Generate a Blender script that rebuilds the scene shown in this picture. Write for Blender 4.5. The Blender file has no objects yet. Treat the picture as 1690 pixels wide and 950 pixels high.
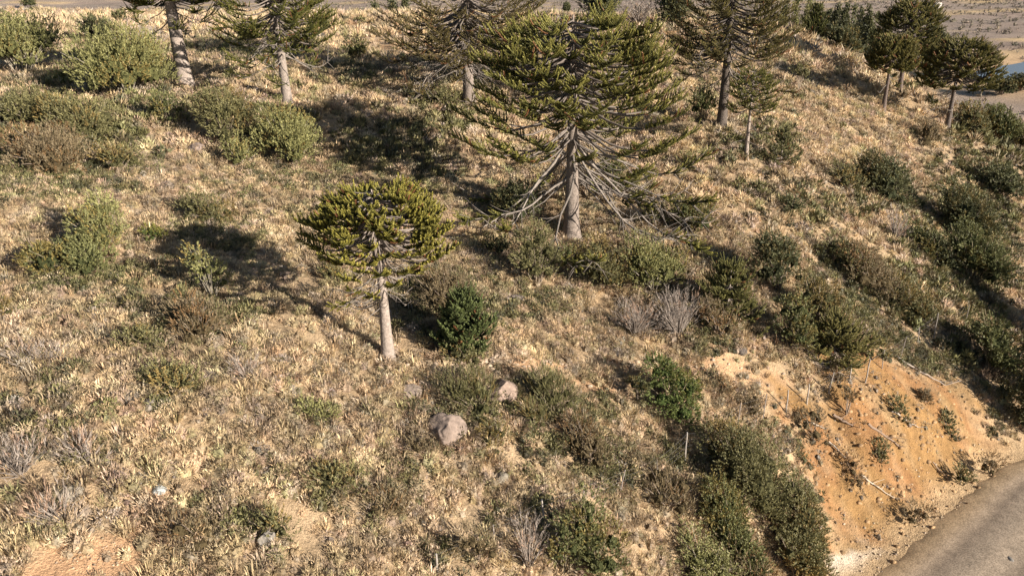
import bpy, math, numpy as np
from math import radians as R_
RS = np.random.RandomState
C = bpy.context.scene.collection
sc = bpy.context.scene

# ---------------------------------------------------------------- camera, world, sun, exposure
ZC = 30.0
PITCH, ROLL, FPX = R_(24.0), R_(1.5), 1300.0
cf = np.array([0, math.cos(PITCH), -math.sin(PITCH)])
_u0 = np.array([0, math.sin(PITCH), math.cos(PITCH)]); _r0 = np.array([1., 0, 0])
cr = _r0*math.cos(ROLL) - _u0*math.sin(ROLL)
cu = _u0*math.cos(ROLL) + _r0*math.sin(ROLL)
cam = bpy.data.cameras.new('camera'); camo = bpy.data.objects.new('camera', cam); C.objects.link(camo)
from mathutils import Matrix
camo.matrix_world = Matrix(((cr[0], cu[0], -cf[0], 0), (cr[1], cu[1], -cf[1], 0), (cr[2], cu[2], -cf[2], ZC), (0, 0, 0, 1)))
cam.sensor_width = 36; cam.lens = 36*FPX/1690; cam.clip_end = 12000; cam.clip_start = .5
sc.camera = camo

SUN_EL, SUN_AZ = R_(17.5), R_(123)          # azimuth of the sun measured from +Y towards +X
w = bpy.data.worlds.new('World'); sc.world = w; w.use_nodes = True
nt = w.node_tree; bg = nt.nodes['Background']
sky = nt.nodes.new('ShaderNodeTexSky'); sky.sky_type = 'NISHITA'; sky.sun_disc = False
sky.sun_elevation = SUN_EL; sky.sun_rotation = SUN_AZ; sky.altitude = 1000
nt.links.new(sky.outputs[0], bg.inputs[0]); bg.inputs[1].default_value = 0.05
sun = bpy.data.lights.new('sun', 'SUN'); sun.energy = 5.0; sun.angle = R_(.5); sun.color = (1, .915, .81)
suno = bpy.data.objects.new('sun', sun); C.objects.link(suno)
suno.rotation_euler = (math.pi/2-SUN_EL, 0, math.pi-SUN_AZ)
sc.view_settings.view_transform = 'Standard'; sc.view_settings.look = 'None'
sc.view_settings.exposure = 1.23; sc.view_settings.gamma = 1
sc.cycles.max_bounces = 5; sc.cycles.diffuse_bounces = 2; sc.cycles.glossy_bounces = 2
sc.cycles.use_adaptive_sampling = True

# ---------------------------------------------------------------- terrain
def ray(px, py):
    return cf + cr*((px-845)/FPX) + cu*((475-py)/FPX)
BANKP = None
def smooth(a, b, x):
    t = np.clip((x-a)/(b-a), 0, 1); return t*t*(3-2*t)
def _h(ix, iy, s):
    n = (ix.astype(np.int64)*374761393 + iy.astype(np.int64)*668265263 + s*1274126177) & 0x7fffffff
    n = ((n ^ (n >> 13))*1274126177) & 0x7fffffff
    return ((n ^ (n >> 16)) & 0xffff)/65535.0
def vnoise(x, y, s=0):
    ix, iy = np.floor(x), np.floor(y); fx, fy = x-ix, y-iy
    fx = fx*fx*(3-2*fx); fy = fy*fy*(3-2*fy)
    a, b, c, d = _h(ix, iy, s), _h(ix+1, iy, s), _h(ix, iy+1, s), _h(ix+1, iy+1, s)
    return (a*(1-fx)+b*fx)*(1-fy) + (c*(1-fx)+d*fx)*fy
def fbm(x, y, s=0, o=4):
    v = 0; a = .5
    for i in range(o): v = v + a*vnoise(x*2**i, y*2**i, s+i*7); a *= .5
    return v/(1-.5**o)
# survey of the hillside: x, y, height relative to the camera
CP = [(0,950,-14.5),(400,950,-16.5),(845,950,-20),(1150,950,-23),(1350,950,-26),(1480,948,-28.2),(1690,950,-28.4),
(1690,765,-28.3),(1590,850,-28.2),(0,700,-13.5),(400,700,-15.3),(640,585,-16.5),(845,700,-18.5),(1130,700,-21.6),(1370,780,-26.),(1340,860,-26.2),
(1390,612,-22.8),(1600,590,-26),(1500,560,-24.3),(1690,600,-28),(1100,550,-20),(1200,620,-21.2),(1690,400,-28),(1500,380,-22.5),(1300,400,-19.2),(1690,250,-32),
(1560,215,-21),(1455,185,-18.5),(1190,212,-15.),(1230,258,-16),(943,388,-17.6),(845,250,-15.3),(775,170,-13),(475,170,-11),(308,145,-10),(650,330,-14.8),
(300,330,-13),(0,300,-11.2),(0,500,-12.9),(0,110,-9),(100,45,-11),(600,50,-11.8),(900,60,-12.4),(1200,60,-12.5),(1330,60,-14),(300,500,-14),(1420,110,-16.5)]
WP = [(75,135,-30),(95,175,-38),(70,190,-36),(110,130,-35),(40,210,-30),(0,230,-24),(-60,250,-20),(-140,260,-15),(-60,120,-10),(-90,60,-6),(-60,20,-8),(-40,0,-11),(0,5,-18),(25,5,-27),(30,20,-28.3),
(50,40,-29.5),(45,30,-29),(60,60,-31),(90,90,-34),(0,160,-14),(30,170,-20),(-20,-20,-14),(20,-20,-28),(60,0,-30)]
_p = []; _z = []
for px, py, z in CP:
    d = ray(px, py); t = z/d[2]; _p.append((d[0]*t, d[1]*t)); _z.append(z)
for a, b, z in WP: _p.append((a, b)); _z.append(z)
_p = np.array(_p); _z = np.array(_z); n_ = len(_z)
def _K(r2): return .5*r2*np.log(r2+1e-12)
_A = np.zeros((n_+3, n_+3)); _A[:n_, :n_] = _K(((_p[:, None]-_p[None])**2).sum(-1)/1e4)+np.eye(n_)*2e-4
_A[:n_, n_] = 1; _A[:n_, n_+1:] = _p/100; _A[n_, :n_] = 1; _A[n_+1:, :n_] = (_p/100).T
_w = np.linalg.solve(_A, np.concatenate([_z, [0, 0, 0]]))
def tps(x, y):
    o = np.zeros(x.shape)+_w[-3]+_w[-2]*x/100+_w[-1]*y/100
    for (a, b), ww in zip(_p, _w): o += ww*_K(((x-a)**2+(y-b)**2)/1e4)
    return o
def base_z(x, y):
    x = np.asarray(x, float); y = np.asarray(y, float)
    d = np.hypot(x, y); k = np.minimum(1, 330/np.maximum(d, 1))
    near = tps(x*k, y*k)
    far = -44.0 + (fbm(x/140, y/140, 3)-.5)*3 + np.maximum(0, d-800)*.05 + smooth(700, 2500, d)*(fbm(x/500, y/500, 9))*60
    s = smooth(215, 330, d + .25*np.maximum(0, x))
    return near*(1-s)+far*s
def plane_pt(px, py, z):
    d = ray(px, py); t = z/d[2]; return np.array([d[0]*t, d[1]*t])
# road centre line (world metres)
_e1 = plane_pt(1480, 950, -28.3); _e2 = plane_pt(1690, 762, -28.3)
_dr = (_e2-_e1)/np.linalg.norm(_e2-_e1); _nr = np.array([_dr[1], -_dr[0]])
RW = 3.0
_f1 = plane_pt(1700, 205, -36.0); _f2 = plane_pt(1664, 168, -37.0); _f3 = plane_pt(1640, 146, -38)
RP = [_e1-_dr*40+_nr*(RW-.7), _e1-_dr*12+_nr*(RW-.7), _e1+_nr*(RW-.7), (_e1+_e2)/2+_nr*(RW-.7), _e2+_nr*(RW-.7), _e2+_dr*9+_nr*(RW+2), _e2+_dr*24+_nr*9,
      np.array([72., 78]), np.array([92., 108]), _f1+(5, -14), _f1, _f2, _f3, _f3+(-14, 30), _f3+(-45, 70)]
def catmull(P, n):
    P = np.array(P, float); P = np.vstack([2*P[0]-P[1], P, 2*P[-1]-P[-2]]); out = []
    for i in range(1, len(P)-2):
        t = np.linspace(0, 1, n, endpoint=False)[:, None]
        out.append(.5*((2*P[i])+(P[i+1]-P[i-1])*t+(2*P[i-1]-5*P[i]+4*P[i+1]-P[i+2])*t**2+(-P[i-1]+3*P[i]-3*P[i+1]+P[i+2])*t**3))
    out.append(P[-2:-1]); return np.vstack(out)
RC = catmull(RP, 12)
RZ = base_z(RC[:, 0], RC[:, 1]); 
for _ in range(6): RZ[1:-1] = (RZ[:-2]+RZ[1:-1]*2+RZ[2:])/4
def road_dist(x, y):
    x = np.asarray(x, float); y = np.asarray(y, float)
    best = np.full(x.shape, 1e9); zz = np.zeros(x.shape)
    for i in range(len(RC)-1):
        a, b = RC[i], RC[i+1]; ab = b-a; L2 = ab@ab
        t = np.clip(((x-a[0])*ab[0]+(y-a[1])*ab[1])/L2, 0, 1)
        d = np.hypot(x-a[0]-ab[0]*t, y-a[1]-ab[1]*t); m = d < best
        best = np.where(m, d, best); zz = np.where(m, RZ[i]*(1-t)+RZ[i+1]*t, zz)
    return best, zz
LZ = -43.6
LK = np.array([plane_pt(1700, 137, LZ), plane_pt(1660, 132, LZ), plane_pt(1636, 127, LZ), plane_pt(1625, 119, LZ), plane_pt(1650, 111, LZ), plane_pt(1680, 107, LZ), plane_pt(1720, 100, LZ), plane_pt(1850, 90, LZ), plane_pt(1960, 105, LZ), plane_pt(1900, 140, LZ)])
def poly_sd(x, y, P):                       # signed distance, negative inside
    x = np.asarray(x, float); y = np.asarray(y, float)
    d = np.full(x.shape, 1e9); ins = np.zeros(x.shape, bool)
    for i in range(len(P)):
        a, b = P[i], P[(i+1) % len(P)]; ab = b-a
        t = np.clip(((x-a[0])*ab[0]+(y-a[1])*ab[1])/(ab@ab), 0, 1)
        d = np.minimum(d, np.hypot(x-a[0]-ab[0]*t, y-a[1]-ab[1]*t))
        c = ((a[1] > y) != (b[1] > y)); 
        with np.errstate(divide='ignore', invalid='ignore'):
            xi = (b[0]-a[0])*(y-a[1])/(b[1]-a[1])+a[0]
        ins ^= c & (x < xi)
    return np.where(ins, -d, d)
def terr(x, y, micro=True):
    x = np.asarray(x, float); y = np.asarray(y, float)
    z = base_z(x, y); d = np.hypot(x, y)
    if micro:
        a = smooth(14, 22, d)*(1-smooth(300, 600, d))
        z = z + a*((fbm(x/6, y/6, 21)-.5)*.9 + (fbm(x*1.1, y*1.1, 33, 3)-.5)*.22)
    if micro and BANKP is not None and x.size > 3:
        m = (x > 8) & (x < 45) & (y > 20) & (y < 60)
        if m.any():
            xm, ym = x[m], y[m]; a_ = xm*_dr[0]+ym*_dr[1]; b_ = xm*_nr[0]+ym*_nr[1]; k = 1-smooth(-1.2, .6, poly_sd(xm, ym, BANKP))
            z = z.copy(); z[m] += k*((fbm(a_*1.0+.5*np.sin(b_), b_*.28, 201, 3)-.5)*.75+(fbm(a_*3, b_*1.6, 205, 2)-.5)*.16)
    rd, rz = road_dist(x, y)
    s = smooth(RW+.5, RW+4.2, rd); z = (rz-.14)*(1-s)+z*s
    sd = poly_sd(x, y, LK); s = smooth(-2, 22, sd); lake = d > 150
    z = np.where(lake, (LZ-1.2)*(1-s)+np.maximum(z, LZ+.2)*s if False else (LZ-1.2)*(1-s)+z*s, z)
    return z
def hit(px, py):                            # where a surveyed bearing meets the ground
    d = ray(px, py); ts = np.geomspace(8, 900, 110)
    for _ in range(3):
        f = ts*d[2]-base_z(ts*d[0], ts*d[1]); i = int(np.argmax(f < 0))
        if f[i] >= 0: i = len(ts)-1
        i = max(i, 1); a, b = ts[i-1], ts[i]; fa, fb = f[i-1], f[i]; ts = np.linspace(a, b, 8)
    t = a+(b-a)*fa/(fa-fb)
    x, y = d[0]*t, d[1]*t
    return np.array([x, y, float(terr(np.array([x]), np.array([y]))[0])])
def ell(px, py, rx, ry):                    # a patch of ground as a world-space ellipse
    c = hit(px, py)[:2]; a = hit(px+rx, py)[:2]-c; b = hit(px, py-ry)[:2]-c
    return c, np.linalg.inv(np.array([a, b]).T)
def in_ell(e, x, y):
    c, M = e; u = M[0, 0]*(x-c[0])+M[0, 1]*(y-c[1]); v = M[1, 0]*(x-c[0])+M[1, 1]*(y-c[1])
    return np.sqrt(u*u+v*v)
BANK = np.array([hit(*p)[:2] for p in [(1352,588),(1480,588),(1570,640),(1650,700),(1688,742),(1640,800),(1560,870),(1478,948),(1395,925),(1368,860),(1345,780),(1320,735),(1312,690),(1300,662),(1330,645),(1350,622)]])
BANKP = BANK
BARE = [(ell(*p[:4]), p[4]) for p in [(150,922,95,38,.9),(230,885,40,22,.7),(270,815,50,16,.6),(880,605,75,14,.75),(985,635,50,14,.75),(770,605,50,16,.75),(1180,605,60,16,.7),(1260,630,60,14,.6),(1030,600,25,12,.8),(1230,570,50,16,.5),(650,70,120,12,.6),(560,45,120,10,.6),(1040,50,60,10,.6),(100,955,80,25,1)]]
CLAY = [ell(1412,915,40,34), ell(1455,900,50,16)]
def soil(x, y):
    nz = fbm(x*.8, y*.8, 51)-.5
    bank = 1-smooth(-.5, 1.1, poly_sd(x, y, BANK)+nz*4.5)
    bare = np.zeros(np.shape(x))
    for e, k in BARE: bare = np.maximum(bare, k*(1-smooth(.65, 1.25, in_ell(e, x, y)+nz*1.0)))
    clay = np.zeros(np.shape(x))
    for e in CLAY: clay = np.maximum(clay, 1-smooth(.7, 1.2, in_ell(e, x, y)+nz*1.3))
    return bank, bare, clay

# ---------------------------------------------------------------- helpers
def nm(v): return v/np.maximum(np.linalg.norm(v, axis=-1, keepdims=True), 1e-9)
class G:
    def __init__(s): s.V = []; s.T = []; s.Q = []; s.K = []; s.n = 0
    def add(s, V, T=None, Q=None, col=(.3, .3, .3)):
        V = np.asarray(V, float).reshape(-1, 3); col = np.asarray(col, float)
        if col.ndim == 1: col = np.tile(col, (len(V), 1))
        s.V.append(V); s.K.append(col)
        if T is not None and len(T): s.T.append(np.asarray(T).reshape(-1, 3)+s.n)
        if Q is not None and len(Q): s.Q.append(np.asarray(Q).reshape(-1, 4)+s.n)
        s.n += len(V)
    def tubes(s, P, rad, sides, col, cap=True):   # P (M,N,3), rad (M,N), col (3,) or (M,3)
        P = np.asarray(P, float); M, N, _ = P.shape; rad = np.broadcast_to(rad, (M, N))
        T = nm(np.gradient(P, axis=1)); ref = np.where(np.abs(T[..., 2:3]) > .9, np.array([1., 0, 0]), np.array([0, 0, 1.]))
        A = nm(np.cross(T, ref)); B = np.cross(T, A)
        ph = np.arange(sides)*2*math.pi/sides
        V = P[:, :, None]+rad[:, :, None, None]*(A[:, :, None]*np.cos(ph)[:, None]+B[:, :, None]*np.sin(ph)[:, None])
        i = np.arange(N-1)[:, None]; j = np.arange(sides)[None]; jn = (j+1) % sides
        q = np.stack([i*sides+j+0*jn, i*sides+jn, (i+1)*sides+jn, (i+1)*sides+j+0*jn], -1).reshape(-1, 4)
        Q = (q[None]+(np.arange(M)*N*sides)[:, None, None]).reshape(-1, 4)
        col = np.asarray(col, float)
        if col.ndim == 1: K = col
        elif col.ndim == 2: K = np.repeat(col, N*sides, 0)
        else: K = np.repeat(col.reshape(-1, 3), sides, 0)
        s.add(V, None, Q, K)
    def tube(s, P, rad, sides, col): s.tubes(np.array(P, float)[None], np.array(rad, float)[None], sides, col)
    def leaves(s, P, D, S, L, W, col):            # one triangle each
        L = np.broadcast_to(L, (len(P),))[:, None]; W = np.broadcast_to(W, (len(P),))[:, None]
        V = np.stack([P-S*W/2, P+S*W/2, P+D*L], 1)
        col = np.asarray(col, float)
        K = col if col.ndim == 1 else np.repeat(col, 3, 0)
        s.add(V, np.arange(len(P)*3).reshape(-1, 3), None, K)
    def build(s, name, mat, parent=None, off=None, smoothf=False):
        V = np.vstack(s.V)
        if off is not None: V = V-np.asarray(off)
        K = np.vstack(s.K)
        T = np.vstack(s.T) if s.T else np.zeros((0, 3), int); Q = np.vstack(s.Q) if s.Q else np.zeros((0, 4), int)
        me = bpy.data.meshes.new(name)
        me.vertices.add(len(V)); me.vertices.foreach_set('co', V.astype(np.float32).ravel())
        lv = np.concatenate([T.ravel(), Q.ravel()]).astype(np.int32)
        me.loops.add(len(lv)); me.loops.foreach_set('vertex_index', lv)
        ls = np.concatenate([np.arange(len(T))*3, len(T)*3+np.arange(len(Q))*4]).astype(np.int32)
        me.polygons.add(len(ls)); me.polygons.foreach_set('loop_start', ls)
        if smoothf: me.polygons.foreach_set('use_smooth', np.ones(len(ls), bool))
        me.update(calc_edges=True)
        a = me.attributes.new('tone', 'FLOAT_COLOR', 'POINT')
        a.data.foreach_set('color', np.hstack([K, np.ones((len(K), 1))]).astype(np.float32).ravel())
        me.materials.append(mat)
        o = bpy.data.objects.new(name, me); C.objects.link(o)
        if parent: o.parent = parent
        return o
def tag(o, label=None, cat=None, group=None, kind=None):
    if label: o['label'] = label
    if cat: o['category'] = cat
    if group: o['group'] = group
    if kind: o['kind'] = kind
    return o
def empty(name, loc, label, cat, group=None):
    o = bpy.data.objects.new(name, None); C.objects.link(o); o.location = [float(v) for v in loc]; o.empty_display_size = .3
    return tag(o, label, cat, group)

# ---------------------------------------------------------------- materials
def mat(name, rough=.85, noise=None, spec=.2, bump=None, trans=0, fine=0):
    m = bpy.data.materials.new(name); m.use_nodes = True; N = m.node_tree.nodes; L = m.node_tree.links
    b = N['Principled BSDF']; b.inputs['Roughness'].default_value = rough; b.inputs['Specular IOR Level'].default_value = spec
    at = N.new('ShaderNodeAttribute'); at.attribute_name = 'tone'; out = at.outputs['Color']
    tc = N.new('ShaderNodeTexCoord')
    if noise:
        sc_, lo, hi = noise
        n = N.new('ShaderNodeTexNoise'); n.inputs['Scale'].default_value = sc_; n.inputs['Detail'].default_value = 6; n.inputs['Roughness'].default_value = .65
        L.new(tc.outputs['Object'], n.inputs['Vector'])
        mr = N.new('ShaderNodeMapRange'); mr.inputs[1].default_value = .3; mr.inputs[2].default_value = .7; mr.inputs[3].default_value = lo; mr.inputs[4].default_value = hi
        L.new(n.outputs[0], mr.inputs[0])
        vm = N.new('ShaderNodeVectorMath'); vm.operation = 'SCALE'; L.new(out, vm.inputs[0]); L.new(mr.outputs[0], vm.inputs['Scale']); out = vm.outputs[0]
        if bump:
            bp = N.new('ShaderNodeBump'); bp.inputs['Strength'].default_value = bump[0]; bp.inputs['Distance'].default_value = bump[1]
            L.new(n.outputs[0], bp.inputs['Height']); L.new(bp.outputs[0], b.inputs['Normal'])
    if fine:
        n2 = N.new('ShaderNodeTexNoise'); n2.inputs['Scale'].default_value = fine; n2.inputs['Detail'].default_value = 3
        L.new(tc.outputs['Object'], n2.inputs['Vector']); m2 = N.new('ShaderNodeMapRange'); m2.inputs[1].default_value = .35; m2.inputs[2].default_value = .65; m2.inputs[3].default_value = .72; m2.inputs[4].default_value = 1.3
        L.new(n2.outputs[0], m2.inputs[0]); v2 = N.new('ShaderNodeVectorMath'); v2.operation = 'SCALE'; L.new(out, v2.inputs[0]); L.new(m2.outputs[0], v2.inputs['Scale']); out = v2.outputs[0]
    L.new(out, b.inputs['Base Color'])
    if trans:
        tr = N.new('ShaderNodeBsdfTranslucent'); L.new(out, tr.inputs[0]); mx = N.new('ShaderNodeMixShader'); mx.inputs[0].default_value = trans
        L.new(b.outputs[0], mx.inputs[1]); L.new(tr.outputs[0], mx.inputs[2]); L.new(mx.outputs[0], N['Material Output'].inputs[0])
    return m
M_leaf = mat('leaf', .6, (3, .85, 1.15), .35, None, .15)
M_grass = mat('dry_grass', .8, (2.5, .85, 1.15), .2, None, .2)
M_bark = mat('bark', .95, (9, .6, 1.3), .1, (.9, .06))
M_rock = mat('rock', .9, (4, .62, 1.3), .2, (.8, .08))
M_wood = mat('weathered_wood', .9, (14, .7, 1.2), .1, (.5, .01))
M_wire = mat('wire', .5, None, .5)
M_road = mat('gravel_road', .95, (1.4, .78, 1.2), .05, (.7, .04), fine=14)
def ground_mat():
    m = bpy.data.materials.new('hillside_soil'); m.use_nodes = True; N = m.node_tree.nodes; L = m.node_tree.links
    b = N['Principled BSDF']; b.inputs['Roughness'].default_value = .95; b.inputs['Specular IOR Level'].default_value = .1
    at = N.new('ShaderNodeAttribute'); at.attribute_name = 'tone'
    tc = N.new('ShaderNodeTexCoord'); prev = at.outputs['Color']; hs = []
    for sc_, lo, hi, dt in ((.12, .86, 1.14, 4), (1.6, .72, 1.3, 5), (14, .68, 1.28, 3)):
        n = N.new('ShaderNodeTexNoise'); n.inputs['Scale'].default_value = sc_; n.inputs['Detail'].default_value = dt; n.inputs['Roughness'].default_value = .7
        L.new(tc.outputs['Object'], n.inputs['Vector'])
        mr = N.new('ShaderNodeMapRange'); mr.inputs[1].default_value = .3; mr.inputs[2].default_value = .7; mr.inputs[3].default_value = lo; mr.inputs[4].default_value = hi
        L.new(n.outputs[0], mr.inputs[0]); vm = N.new('ShaderNodeVectorMath'); vm.operation = 'SCALE'
        L.new(prev, vm.inputs[0]); L.new(mr.outputs[0], vm.inputs['Scale']); prev = vm.outputs[0]; hs.append(n)
    L.new(prev, b.inputs['Base Color'])
    ad = N.new('ShaderNodeMath'); ad.operation = 'MULTIPLY_ADD'; L.new(hs[1].outputs[0], ad.inputs[0]); ad.inputs[1].default_value = 2.5; L.new(hs[2].outputs[0], ad.inputs[2])
    bp = N.new('ShaderNodeBump'); bp.inputs['Strength'].default_value = .8; bp.inputs['Distance'].default_value = .09
    L.new(ad.outputs[0], bp.inputs['Height']); L.new(bp.outputs[0], b.inputs['Normal'])
    return m
M_ground = ground_mat()

# ---------------------------------------------------------------- ground sheet
def ground():
    nu, nv = 760, 760
    def warp(n, lo, hi, b, c):
        u = np.linspace(-1, 1, n); a = (np.sinh(b*u)/math.sinh(b)); return np.where(a < 0, a*-lo, a*hi)+c
    X = warp(nu, -5200, 5200, 7.2, 5); Y = warp(nv, -2500, 6500, 7.2, 40)
    x, y = np.meshgrid(X, Y); z = terr(x.ravel(), y.ravel()).reshape(x.shape)
    bank, bare, clay = soil(x, y); d = np.hypot(x, y)
    n1 = fbm(x/9, y/9, 61)[..., None]; n2 = fbm(x/2.2, y/2.2, 71)[..., None]
    col = np.array([.39, .27, .155])*(1-n1)+np.array([.33, .245, .155])*n1
    col = col*(.8+.4*n2)
    col = col*(1-bare[..., None])+bare[..., None]*(np.array([.43, .26, .145])*(.85+.3*n2))
    orange = (np.array([.27, .165, .072])*(1-n1)+np.array([.235, .132, .052])*n1); dk = smooth(.5, .68, fbm(x/2.5+y/6, y/2.5, 88))[..., None]
    a_ = x*_dr[0]+y*_dr[1]; b_ = x*_nr[0]+y*_nr[1]; st_ = smooth(.42, .66, fbm(a_*1.1, b_*.22, 301))[..., None]
    orange = orange*(1-dk*.55)+np.array([.27, .13, .06])*dk*.55; orange = orange*(1-st_*.4)+np.array([.33, .24, .14])*st_*.4
    col = col*(1-bank[..., None])+bank[..., None]*orange
    col = col*(1-clay[..., None])+clay[..., None]*np.array([.5, .43, .34])
    rd, _ = road_dist(x, y); rs = (1-smooth(RW+.2, RW+1.9, rd+(n2[..., 0]-.5)*1.2))[..., None]
    col = col*(1-rs)+rs*np.array([.5, .35, .2])
    # far valley floor: mauve steppe with ochre streaks
    f = smooth(120, 260, d)[..., None]; st = fbm(x/90, y/22, 101)[..., None]; sp = fbm(x/14, y/7, 111)[..., None]
    far = np.array([.33, .245, .19])*(1-st)+np.array([.27, .22, .175])*st
    ocl = smooth(.56, .7, fbm(x/60, y/16, 131))[..., None]; far = far*(1-ocl)+ocl*np.array([.5, .36, .2])
    far = far*(.7+.6*sp)
    sh = (1-smooth(0, 40, poly_sd(x, y, LK)))[..., None]; far = far*(1-sh)+sh*np.array([.5, .34, .2])
    hl = smooth(640, 760, d+30*(st[..., 0]-.5))[..., None]; hl = hl*(x > 0)[..., None]; far = far*(1-hl)+hl*np.array([.24, .19, .18])
    col = col*(1-f)+far*f
    pl = (smooth(75, 110, y)*(1-smooth(160, 230, d)))[..., None]*(x < 30)[..., None]    # dry flat beyond the near trees
    pcol = np.array([.42, .30, .19])*(.7+.6*fbm(x/12, y/5, 141))[..., None]
    pcol = np.where((fbm(x/25, y/7, 151) > .56)[..., None], np.array([.46, .28, .14]), pcol)
    col = col*(1-pl)+pcol*pl
    i = np.arange(nv-1)[:, None]*nu+np.arange(nu-1)[None]
    Q = np.stack([i, i+1, i+nu+1, i+nu], -1).reshape(-1, 4)
    g = G(); g.add(np.stack([x, y, z+ZC], -1), None, Q, col.reshape(-1, 3))
    tag(g.build('ground', M_ground, smoothf=True), 'dry tan hillside falling to a mauve steppe', None, None, 'structure')
ground()
# road strip
def road():
    g = G(); T = nm(np.gradient(RC, axis=0)); Nn = np.stack([T[:, 1], -T[:, 0]], 1)
    offs = np.array([-1, -.85, -.62, -.45, -.2, 0, .2, .45, .62, .85, 1.])*RW
    hz = np.array([-.14, -.02, -.01, -.04, 0, .03, 0, -.04, -.01, -.02, -.14])
    cc = np.array([[.44, .31, .18], [.42, .30, .18], [.33, .25, .175], [.22, .17, .125], [.33, .26, .19], [.37, .29, .21], [.33, .26, .19], [.22, .17, .125], [.33, .26, .19], [.40, .29, .18], [.44, .31, .18]])
    n = len(RC); m = len(offs); jit = (vnoise(np.arange(n)*.7, np.zeros(n), 3)-.5)*.5
    V = np.zeros((n, m, 3)); V[..., :2] = RC[:, None]+Nn[:, None]*(offs[None, :, None]*(1+jit[:, None, None]*(np.abs(offs)[None, :, None] > 2.9)*.25)); V[..., 2] = RZ[:, None]+hz+ZC
    i = np.arange(n-1)[:, None]*m+np.arange(m-1)[None]
    g.add(V, None, np.stack([i, i+1, i+m+1, i+m], -1).reshape(-1, 4), np.tile(cc, (n, 1)))
    tag(g.build('road', M_road, smoothf=True), 'gravel road at the foot of the slope', None, None, 'structure')
road()
def lake():
    g = G(); P = catmull(np.vstack([LK, LK[:1]]), 10)[:-1]; c = P.mean(0)
    P = c+(P-c)*1.12
    V = np.vstack([[c[0], c[1], LZ+ZC]]+[[p[0], p[1], LZ+ZC] for p in P]); n = len(P)
    g.add(V, [[0, 1+k, 1+(k+1) % n] for k in range(n)], None, (.13, .15, .18))
    m = mat('lake_water', .25, None, .5)
    tag(g.build('lake', m), 'small blue lake in the valley', None, None, 'structure')
lake()

# ---------------------------------------------------------------- ground cover (uncountable)
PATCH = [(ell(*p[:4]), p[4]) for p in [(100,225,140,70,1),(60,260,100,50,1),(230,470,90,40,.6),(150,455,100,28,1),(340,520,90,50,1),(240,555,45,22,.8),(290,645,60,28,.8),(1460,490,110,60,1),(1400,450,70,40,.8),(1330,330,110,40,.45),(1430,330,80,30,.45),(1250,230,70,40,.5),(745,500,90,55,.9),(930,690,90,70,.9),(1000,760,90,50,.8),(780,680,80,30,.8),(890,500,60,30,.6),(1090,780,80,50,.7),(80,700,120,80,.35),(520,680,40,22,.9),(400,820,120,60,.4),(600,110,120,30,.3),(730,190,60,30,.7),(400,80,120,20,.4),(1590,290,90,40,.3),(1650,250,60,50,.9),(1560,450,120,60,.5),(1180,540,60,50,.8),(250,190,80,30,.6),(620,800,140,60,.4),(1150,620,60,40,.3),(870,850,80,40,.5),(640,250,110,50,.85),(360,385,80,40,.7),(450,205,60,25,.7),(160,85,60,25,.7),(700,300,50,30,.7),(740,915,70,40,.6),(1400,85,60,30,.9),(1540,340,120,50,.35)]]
GREYP = [(ell(*p[:4]), p[4]) for p in [(1090,525,80,50,.9),(230,140,120,60,.5),(40,740,80,60,.6),(440,760,60,40,.5),(690,150,80,40,.6),(960,780,70,50,.6),(150,830,80,50,.5),(650,880,100,50,.3),(1350,400,60,40,.5),(1270,300,50,40,.5),(60,90,80,30,.3),(1000,560,80,30,.5)]]
def protos(rs, nb, seg, spread, thin, hgt):
    """grass tufts: returns verts (nb,k,3) in unit scale and height factor per vertex"""
    az = rs.rand(nb)*6.283; r0 = rs.rand(nb)**.6*.32; lean = (.25+rs.rand(nb)*.95)*spread; h = hgt*(.65+.45*rs.rand(nb))
    az2 = az+rs.randn(nb)*.5
    base = np.stack([np.cos(az)*r0, np.sin(az)*r0, -.05+0*az], 1); out = np.stack([np.cos(az2), np.sin(az2), 0*az], 1)
    side = np.stack([-np.sin(az2+rs.randn(nb)*.4), np.cos(az2), 0*az], 1)
    wd = thin*(.7+.6*rs.rand(nb))[:, None]
    tip = base+out*(lean*h)[:, None]+np.array([0, 0, 1])*(h*np.maximum(.3, 1-.4*lean))[:, None]
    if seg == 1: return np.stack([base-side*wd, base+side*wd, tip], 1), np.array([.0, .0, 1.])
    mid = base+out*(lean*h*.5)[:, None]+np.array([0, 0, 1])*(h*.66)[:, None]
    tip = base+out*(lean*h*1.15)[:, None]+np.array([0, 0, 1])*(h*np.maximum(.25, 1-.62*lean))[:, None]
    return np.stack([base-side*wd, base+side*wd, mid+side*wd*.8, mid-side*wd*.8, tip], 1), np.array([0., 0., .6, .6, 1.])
_th = (1+5**.5)/2; ICO = nm(np.array([(-1, _th, 0), (1, _th, 0), (-1, -_th, 0), (1, -_th, 0), (0, -1, _th), (0, 1, _th), (0, -1, -_th), (0, 1, -_th), (_th, 0, -1), (_th, 0, 1), (-_th, 0, -1), (-_th, 0, 1)], float))
ICT = np.array([(0, 11, 5), (0, 5, 1), (0, 1, 7), (0, 7, 10), (0, 10, 11), (1, 5, 9), (5, 11, 4), (11, 10, 2), (10, 7, 6), (7, 1, 8), (3, 9, 4), (3, 4, 2), (3, 2, 6), (3, 6, 8), (3, 8, 9), (4, 9, 5), (2, 4, 11), (6, 2, 10), (8, 6, 7), (9, 8, 1)])
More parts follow.
